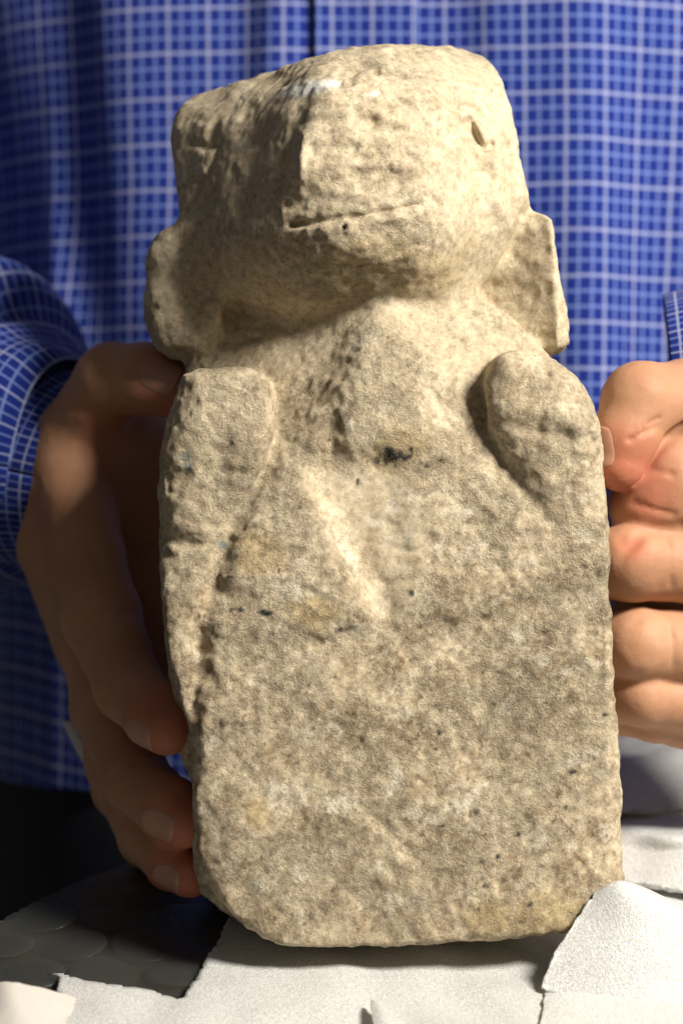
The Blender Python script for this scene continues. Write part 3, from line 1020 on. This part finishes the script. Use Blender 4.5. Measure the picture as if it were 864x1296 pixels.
def nail(base, tip, facing, wide, long_, back=0.0):
    """nail plate on the last phalanx: base -> tip gives its direction"""
    a, b = P(*base), P(*tip)
    ax = (b - a) / np.linalg.norm(b - a)
    up = np.array(facing, float)
    up -= ax * (up @ ax)
    up /= np.linalg.norm(up)
    sd = np.cross(ax, up)
    nu = nv = 15
    top_, low_ = [], []
    for i in range(nu):
        for j in range(nv):
            u, v_ = i / (nu - 1) * 2 - 1, j / (nv - 1) * 2 - 1
            # rounded-square outline, straighter at the free edge
            su, sv_ = u * math.sqrt(1 - 0.40 * v_ * v_), v_ * math.sqrt(1 - 0.34 * u * u)
            c = b + ax * (sv_ * long_ / 2 - back) + sd * (su * wide / 2)
            hit = hand_bvh.ray_cast(Vector(c + up * 90), Vector(-up), 200)
            p = np.array(hit[0]) if hit[0] is not None else c
            edge = max(abs(u), abs(v_))
            lift = 1.3 * (1 - abs(u) ** 3) + (0.5 if v_ > 0.7 else -0.2 if edge > 0.9 else 0.2)
            top_.append(p + up * lift)
            low_.append(p - up * 3.0)
    f1 = grid_faces(nu, nv)
    f2 = grid_faces(nu, nv, nu * nv)[:, ::-1]
    ring = [i * nv for i in range(nu)] + [(nu - 1) * nv + j for j in range(1, nv)] + [i * nv + nv - 1 for i in range(nu - 2, -1, -1)] + [j for j in range(nv - 2, 0, -1)]
    rf = [(ring[k], ring[k] + nu * nv, ring[(k + 1) % len(ring)] + nu * nv, ring[(k + 1) % len(ring)]) for k in range(len(ring))]
    return build('fingernail', np.array(top_ + low_), np.concatenate([f1, f2, np.array(rf)]), M_NAIL, body)


nail(TH[3][:3], TH[4][:3], (0.0, -1.0, 0.25), 50, 56, 14)
nail(IX[2][:3], IX[4][:3], (-0.85, -0.45, -0.35), 44, 48, 4)
nail(MD[2][:3], MD[4][:3], (-0.55, -0.80, -0.25), 44, 48, 4)
nail(RG[2][:3], RG[4][:3], (-0.65, -0.70, -0.25), 38, 42, 2)
nail(TH2[3][:3], TH2[4][:3], (-0.80, -0.58, 0.1), 46, 54, 12)

# ---- shirt
def shirt_y(x, z):
    """depth of the shirt front; x, z in stone frame units"""
    xc = x + 30
    y = 800 + np.where(xc < 0, 0.00075, 0.00012) * xc ** 2 + 0.9 * np.maximum(0, -470 - x) * sstep(900, 350, z)
    f = 0
    # hanging folds: crests come forward, troughs go back
    def crest(x_c, lean, wl, wr, am, top=None):
        d = x - x_c - lean * z
        g = np.exp(-(d / np.where(d < 0, wl, wr)) ** 2)
        return -am * g * (1.0 if top is None else sstep(top[0], top[1], z))
    f = f + crest(-560, -0.03, 40, 95, 34) + crest(-330, -0.06, 36, 80, 30, (150, 560)) + crest(-130, 0.03, 34, 60, 26, (200, 560))
    f = f + crest(395, -0.03, 120, 90, 78) + crest(240, 0.0, 34, 60, 12) + crest(600, -0.12, 70, 80, 26) + crest(760, -0.1, 60, 80, 26)
    f = f + crest(-430, -0.10, 60, 40, 16, (700, 100)) + crest(60, 0.02, 50, 70, 8)
    f = f + 6 * np.sin(x / 75 + z / 310) + 4 * np.sin(x / 38 - z / 420 + 1.0) + 5 * np.sin(z / 120 + x / 210)
    # drag folds by the elbows
    f = f + 40 * np.exp(-((z - 120 + 0.55 * (x + 560)) / 60) ** 2) * sstep(-330, -560, x)
    f = f - 22 * np.exp(-((z + 40 + 0.45 * (x + 560)) / 70) ** 2) * sstep(-260, -520, x)
    f = f + 36 * np.exp(-((z - 90 - 0.6 * (x - 620)) / 50) ** 2) * sstep(380, 600, x)
    return y + f


def shirt_sheet(name, xa, xb, za, zb, nx, nz, lift, parent, yfun=shirt_y, umm=None, edge=0.0, mat=None):
    xs, zs = np.linspace(xa, xb, nx), np.linspace(za, zb, nz)
    X, Z = np.meshgrid(xs, zs, indexing='ij')
    Y = yfun(X, Z) - lift
    v = np.stack([X, Y, Z], axis=-1)
    ds = np.sqrt(np.diff(X, axis=0) ** 2 + np.diff(Y, axis=0) ** 2)
    U = np.concatenate([np.zeros((1, nz)), np.cumsum(ds, axis=0)], axis=0) * 0.2
    dv = np.sqrt(np.diff(Z, axis=1) ** 2 + np.diff(Y, axis=1) ** 2)
    V = np.concatenate([np.zeros((nx, 1)), np.cumsum(dv, axis=1)], axis=1) * 0.2
    # keep the pattern anchored on the middle of the cloth
    U = U - U[nx // 2][None, :] + 0.04 * 0
    V = V - V[:, nz // 2][:, None]
    uv = np.stack([U, V], axis=-1).reshape(-1, 2)
    o = build(name, v.reshape(-1, 3), grid_faces(nx, nz)[:, ::1], mat or M_SHIRT, parent, uv=uv)
    if edge:
        md = o.modifiers.new('thick', 'SOLIDIFY')
        md.thickness = edge
        md.offset = -1 if False else 0
    return o


shirt = shirt_sheet('shirt', -1250, 1250, -450, 1250, 420, 280, 0, person, edge=0.0008)
# button placket strip
plk = shirt_sheet('placket', -42, 118, -440, 1240, 50, 280, 14, shirt, edge=0.0018)
ul = plk.data.uv_layers[0].data
uvv = np.empty(len(ul) * 2, np.float32)
ul.foreach_get('uv', uvv)
uvv[0::2] += 4.6
ul.foreach_set('uv', uvv)


def tube(name, path, n, m, mat, parent, wr=0.0, thick=0.0, seed=0.0, flat=1.0):
    c = catmull([list(P(*q[:3])) + [q[3]] for q in path], n)
    pts, rad = c[:, :3], c[:, 3]
    tan = np.gradient(pts, axis=0)
    tan /= np.linalg.norm(tan, axis=1)[:, None]
    ref = np.array([0.0, 0.0, 1.0])
    vs, uvs = [], []
    s = np.concatenate([[0], np.cumsum(np.linalg.norm(np.diff(pts, axis=0), axis=1))])
    for i in range(n):
        a = np.cross(tan[i], ref)
        a /= np.linalg.norm(a)
        b = np.cross(a, tan[i])
        for j in range(m + 1):
            th = 2 * math.pi * j / m
            d = a * math.cos(th) * flat + b * math.sin(th)
            q = pts[i] + d * rad[i]
            r = rad[i] + wr * (math.sin(s[i] / 34 + 2.0 * math.sin(th + seed) + seed) * 0.6 + math.sin(s[i] / 71 + 3 * math.cos(th * 1.0 + seed)) + 0.5 * math.sin(s[i] / 19 + 2.7 * math.cos(th - seed)))
            vs.append(pts[i] + d * r)
            uvs.append((th * 190 * 0.27, s[i] * 0.27))
    vs = np.array(vs)
    o = build(name, vs, grid_faces(n, m + 1), mat, parent, uv=np.array(uvs))
    if thick:
        md = o.modifiers.new('thick', 'SOLIDIFY')
        md.thickness = thick
        md.offset = 0
    return o


tube('sleeve', [(-250, -420, 1350, 330), (-520, 60, 1250, 270), (-560, 240, 1050, 250), (-260, 480, 730, 262), (-80, 535, 572, 240), (35, 580, 477, 190), (88, 594, 438, 142)], 150, 96, M_SHIRT, shirt, 20, 0.0008, 0.7)
tube('cuff', [(48, 585, 470, 156), (96, 600, 434, 138), (138, 610, 404, 124)], 30, 96, M_SHIRT, shirt, 1.5, 0.0014, 0.7)
tube('sleeve', [(1000, -420, 1350, 330), (1400, 60, 1150, 260), (1430, 260, 820, 235), (1320, 390, 470, 205), (1150, 444, 376, 182), (1035, 462, 350, 164), (955, 472, 344, 144)], 150, 96, M_SHIRT, shirt, 9, 0.0008, 2.1)
tube('cuff', [(985, 470, 342, 150), (916, 477, 344, 134), (850, 484, 352, 122)], 30, 96, M_SHIRT, shirt, 1.5, 0.0014, 2.1)

trousers = shirt_sheet('trousers', -1250, 1250, -1700, -380, 60, 40, -16, person, mat=M_TROUSER, edge=0.001)

# ================================================================ PACKING MATERIAL
def sheet_poly(name, poly_px, height, thick, mat, step=7.0, jag=2.5, up=0.0):
    pg = np.array([table_xy(T(*p)) for p in poly_px])
    lo, hi = pg.min(0), pg.max(0)
    xs, ys = np.arange(lo[0], hi[0] + step, step), np.arange(lo[1], hi[1] + step, step)
    X, Y = np.meshgrid(xs, ys, indexing='ij')
    sd = poly_sd(X, Y, pg) + jag * vnoise(X / 14, Y / 14, 0 * X + 3)
    cc = (sd[:-1, :-1] + sd[1:, :-1] + sd[:-1, 1:] + sd[1:, 1:]) / 4
    gxx, gyy = np.gradient(sd, step)
    gl = gxx ** 2 + gyy ** 2 + 1e-6
    near = np.abs(sd) < step * 1.2
    keep = np.zeros(sd.shape, bool)
    ok = cc < 0
    out_ = sd > -step * 0.35
    Xs = np.where(near & out_, X - gxx / gl * sd, X)
    Ys = np.where(near & out_, Y - gyy / gl * sd, Y)
    Z = height(Xs, Ys) + up
    v = from_table(Xs, Ys, Z).reshape(-1, 3)
    nx, ny = X.shape
    f = grid_faces(nx, ny).reshape(nx - 1, ny - 1, 4)[ok]
    used, inv = np.unique(f.ravel(), return_inverse=True)
    o = build(name, v[used], inv.reshape(-1, 4), mat)
    md = o.modifiers.new('thick', 'SOLIDIFY')
    md.thickness = thick
    md.offset = 1
    return o


def loft(name, rows, nu, nv, mat, amp=4.0, lam=60.0, thick=0.0015, jag=0.0, seed=0.0, parent=None):
    R = np.array([catmull(r, nv) for r in rows])
    S = np.stack([catmull(R[:, j], nu) for j in range(nv)], axis=1)
    v = S.reshape(-1, 3)
    v = v + np.stack([noise3(v, lam, seed), noise3(v, lam, seed + 5), noise3(v, lam, seed + 9)], axis=1) * amp
    v = v + np.stack([noise3(v, lam * 0.3, seed), noise3(v, lam * 0.3, seed + 5), noise3(v, lam * 0.3, seed + 9)], axis=1) * amp * 0.1
    if jag:
        ii, jj = np.meshgrid(np.arange(nu), np.arange(nv), indexing='ij')
        ed = np.minimum(np.minimum(ii, nu - 1 - ii), np.minimum(jj, nv - 1 - jj)).ravel()
        v = v + np.stack([noise3(v, 9, seed + 2), noise3(v, 9, seed + 3), noise3(v, 9, seed + 4)], axis=1) * (jag * 2.0 * np.exp(-ed / 1.2))[:, None]
    o = build(name, v, grid_faces(nu, nv), mat, parent)
    md = o.modifiers.new('thick', 'SOLIDIFY')
    md.thickness = thick
    md.offset = 0
    return o


def foam_h(x, y):
    return 3 + 7 * (vnoise(x / 130, y / 130, 0 * x + 1.5) + 0.6) + 4 * vnoise(x / 50 + y / 90, y / 60, 0 * x + 4)


fs = sheet_poly('foam_sheet', [(60, 1420), (76, 1238), (108, 1254), (150, 1262), (200, 1266), (230, 1279), (256, 1236), (276, 1200), (292, 1160), (420, 1080),
                               (700, 950), (780, 925), (1080, 915), (1080, 1420)], foam_h, 0.0009, M_FOAM, 7.0, 1.6)
tag(fs, 'sheet of sparkling white foam lying flat under the stone figure', 'packing foam')

# folded corner standing up in front of the stone's base
fl_rows = [[P(684, 1252, -78), P(760, 1275, -95), P(840, 1300, -110), P(960, 1340, -120)],
           [P(704, 1206, -62), P(775, 1225, -80), P(850, 1252, -92), P(960, 1300, -100)],
           [P(732, 1162, -44), P(790, 1176, -64), P(850, 1200, -74), P(960, 1260, -80)],
           [P(757, 1128, -30), P(788, 1120, -42), P(850, 1152, -50), P(960, 1220, -50)],
           [P(768, 1134, -12), P(800, 1126, -14), P(860, 1150, -10), P(960, 1215, 0)],
           [P(790, 1180, 20), P(820, 1172, 30), P(880, 1176, 30), P(980, 1220, 30)]]
ff = loft('foam_fold', fl_rows, 80, 90, M_FOAM, 3, 90, 0.0009, 1.2, 2.0)
tag(ff, 'folded corner of white foam sheet standing up over the base of the stone', 'packing foam')
fl2 = [[T(676, 1330, 14), T(760, 1345, 14), T(860, 1370, 16), T(960, 1400, 16)],
       [T(684, 1292, 16), T(750, 1300, 20), T(830, 1320, 22), T(960, 1360, 24)],
       [T(690, 1244, 12), T(740, 1252, 16), T(800, 1268, 18), T(960, 1310, 20)],
       [T(712, 1222, 8), T(760, 1232, 9), T(820, 1245, 10), T(960, 1280, 10)]]
ff2 = loft('foam_fold', fl2, 50, 70, M_FOAM, 3, 70, 0.0009, 1.2, 6.0)
tag(ff2, 'lower layer of foam lying beneath the standing folded corner', 'packing foam')
# crumpled sheets behind, on the far side of the stone
bk = [[T(700, 1110, 10), T(800, 1120, 18), T(880, 1130, 26), T(980, 1140, 20)],
      [T(700, 1080, 22), T(800, 1078, 34), T(880, 1082, 46), T(980, 1090, 40)],
      [T(720, 1050, 34), T(800, 1050, 50), T(860, 1056, 60), T(980, 1060, 55)],
      [T(740, 1042, 12), T(820, 1040, 14), T(880, 1040, 16), T(980, 1040, 16)]]
b1 = loft('foam_sheet', bk, 60, 70, M_FOAM, 5, 70, 0.0015, 1.0, 11.0)
tag(b1, 'low crumpled roll of white foam lying beside the right edge of the stone base', 'packing foam')
bk2 = [[T(690, 1034, 8), T(800, 1030, 12), T(880, 1026, 12), T(1000, 1020, 12)],
       [T(700, 1004, 18), T(800, 1000, 26), T(870, 996, 30), T(1000, 990, 30)],
       [T(720, 976, 22), T(790, 968, 34), T(860, 960, 42), T(1000, 955, 40)],
       [T(740, 952, 16), T(800, 940, 20), T(870, 930, 26), T(1000, 925, 26)]]
b2 = loft('foam_sheet', bk2, 70, 70, M_FOAM, 7, 80, 0.0015, 1.0, 14.0)
tag(b2, 'crumpled ridge of white foam sheet lying below the lit hand', 'packing foam')
# little tongue of foam and the strip behind the shaded fingers
tg = [[T(476, 1320, 20), T(500, 1324, 20), T(530, 1330, 20)], [T(472, 1290, 26), T(488, 1292, 30), T(512, 1300, 26)], [T(470, 1268, 22), T(478, 1270, 26), T(490, 1284, 22)]]
b3 = loft('foam_offcut', tg, 24, 20, M_FOAM, 1.5, 30, 0.0012, 0.5, 3.0)
tag(b3, 'tiny pointed tongue of foam curling up on the flat foam sheet', 'foam offcut')
st = [[P(82, 912, 470), P(96, 912, 468)], [P(98, 950, 440), P(122, 948, 438)], [P(124, 990, 410), P(152, 985, 408)], [P(150, 1030, 380), P(178, 1022, 378)], [P(176, 1076, 350), P(205, 1066, 348)]]
b4 = loft('foam_strip', [[r[0], (r[0] + r[1]) / 2 + np.array([0, -8, 0]), r[1]] for r in st], 40, 12, M_FOAM, 2, 50, 0.0014, 0.5, 8.0)
tag(b4, 'narrow grey foam strip sticking up behind the shaded fingers', 'foam strip')

# torn paper
pp = [[T(-60, 1330, 30), T(10, 1340, 34), T(70, 1330, 30)], [T(-50, 1275, 44), T(20, 1290, 52), T(86, 1288, 36)], [T(-40, 1248, 60), T(12, 1243, 76), T(97, 1262, 44)]]
sc_ = loft('paper_scrap', pp, 40, 40, M_PAPER, 3, 40, 0.0005, 0.9, 5.0)
tag(sc_, 'torn scrap of white paper on the edge of the foam beside the bubble wrap', 'paper')

# bubble wrap: a film with rows of bubbles
def film_h(x, y):
    return 2 + 5 * (vnoise(x / 120, y / 120, 0 * x + 7) + 0.5)


wrap = sheet_poly('bubble_wrap', [(-160, 1330), (-140, 1236), (0, 1172), (60, 1136), (120, 1108), (200, 1082), (330, 1060), (400, 1120), (300, 1250), (240, 1290), (150, 1276), (70, 1252), (30, 1290)], film_h, 0.0003, M_FILM, 8.0, 1.0)
tag(wrap, 'clear bubble wrap lying in the shade beside the base of the stone', 'bubble wrap')
bub_me = None
pgw = np.array([table_xy(T(*p)) for p in [(-150, 1290), (-130, 1240), (10, 1178), (130, 1112), (205, 1092), (300, 1080), (306, 1120), (250, 1225), (222, 1266), (100, 1244), (40, 1280)]])
R_B = 44.0
nb = 0
for r in range(-2, 14):
    for c in range(-2, 16):
        bx = -620 + c * R_B * 2.08 + (r % 2) * R_B * 1.04
        by = -420 + r * R_B * 1.82
        if poly_sd(np.array([bx]), np.array([by]), pgw)[0] > -R_B * 0.35:
            continue
        hgt = film_h(np.array([bx]), np.array([by]))[0] + 2
        if bub_me is None:
            vs = []
            nr, na = 6, 20
            for i in range(nr):
                ph = i / (nr - 1)
                rr = R_B * math.cos(ph * math.pi / 2) ** 0.55 if i < nr - 1 else 1.0
                for j in range(na):
                    t = 2 * math.pi * j / na
                    vs.append((rr * math.cos(t) * K, rr * math.sin(t) * K, 11.0 * math.sin(ph * math.pi / 2) * K))
            fc = [(i * na + j, i * na + (j + 1) % na, (i + 1) * na + (j + 1) % na, (i + 1) * na + j) for i in range(nr - 1) for j in range(na)]
            bub_me = bpy.data.meshes.new('bubble')
            bub_me.from_pydata(vs, [], fc)
            for p in bub_me.polygons:
                p.use_smooth = True
            bub_me.materials.append(M_FILM)
        o = bpy.data.objects.new('bubble', bub_me)
        COL.objects.link(o)
        o.parent = wrap
        o.location = Vector(world(from_table(np.float64(bx), np.float64(by), np.float64(hgt))))
        o.rotation_euler = (random.uniform(-.12, .12), random.uniform(-.12, .12), random.uniform(0, 3))
        o.scale = (1, random.uniform(0.9, 1.05), random.uniform(0.3, 0.6))
        nb += 1
print('bubbles', nb, 'stone verts', len(sv))
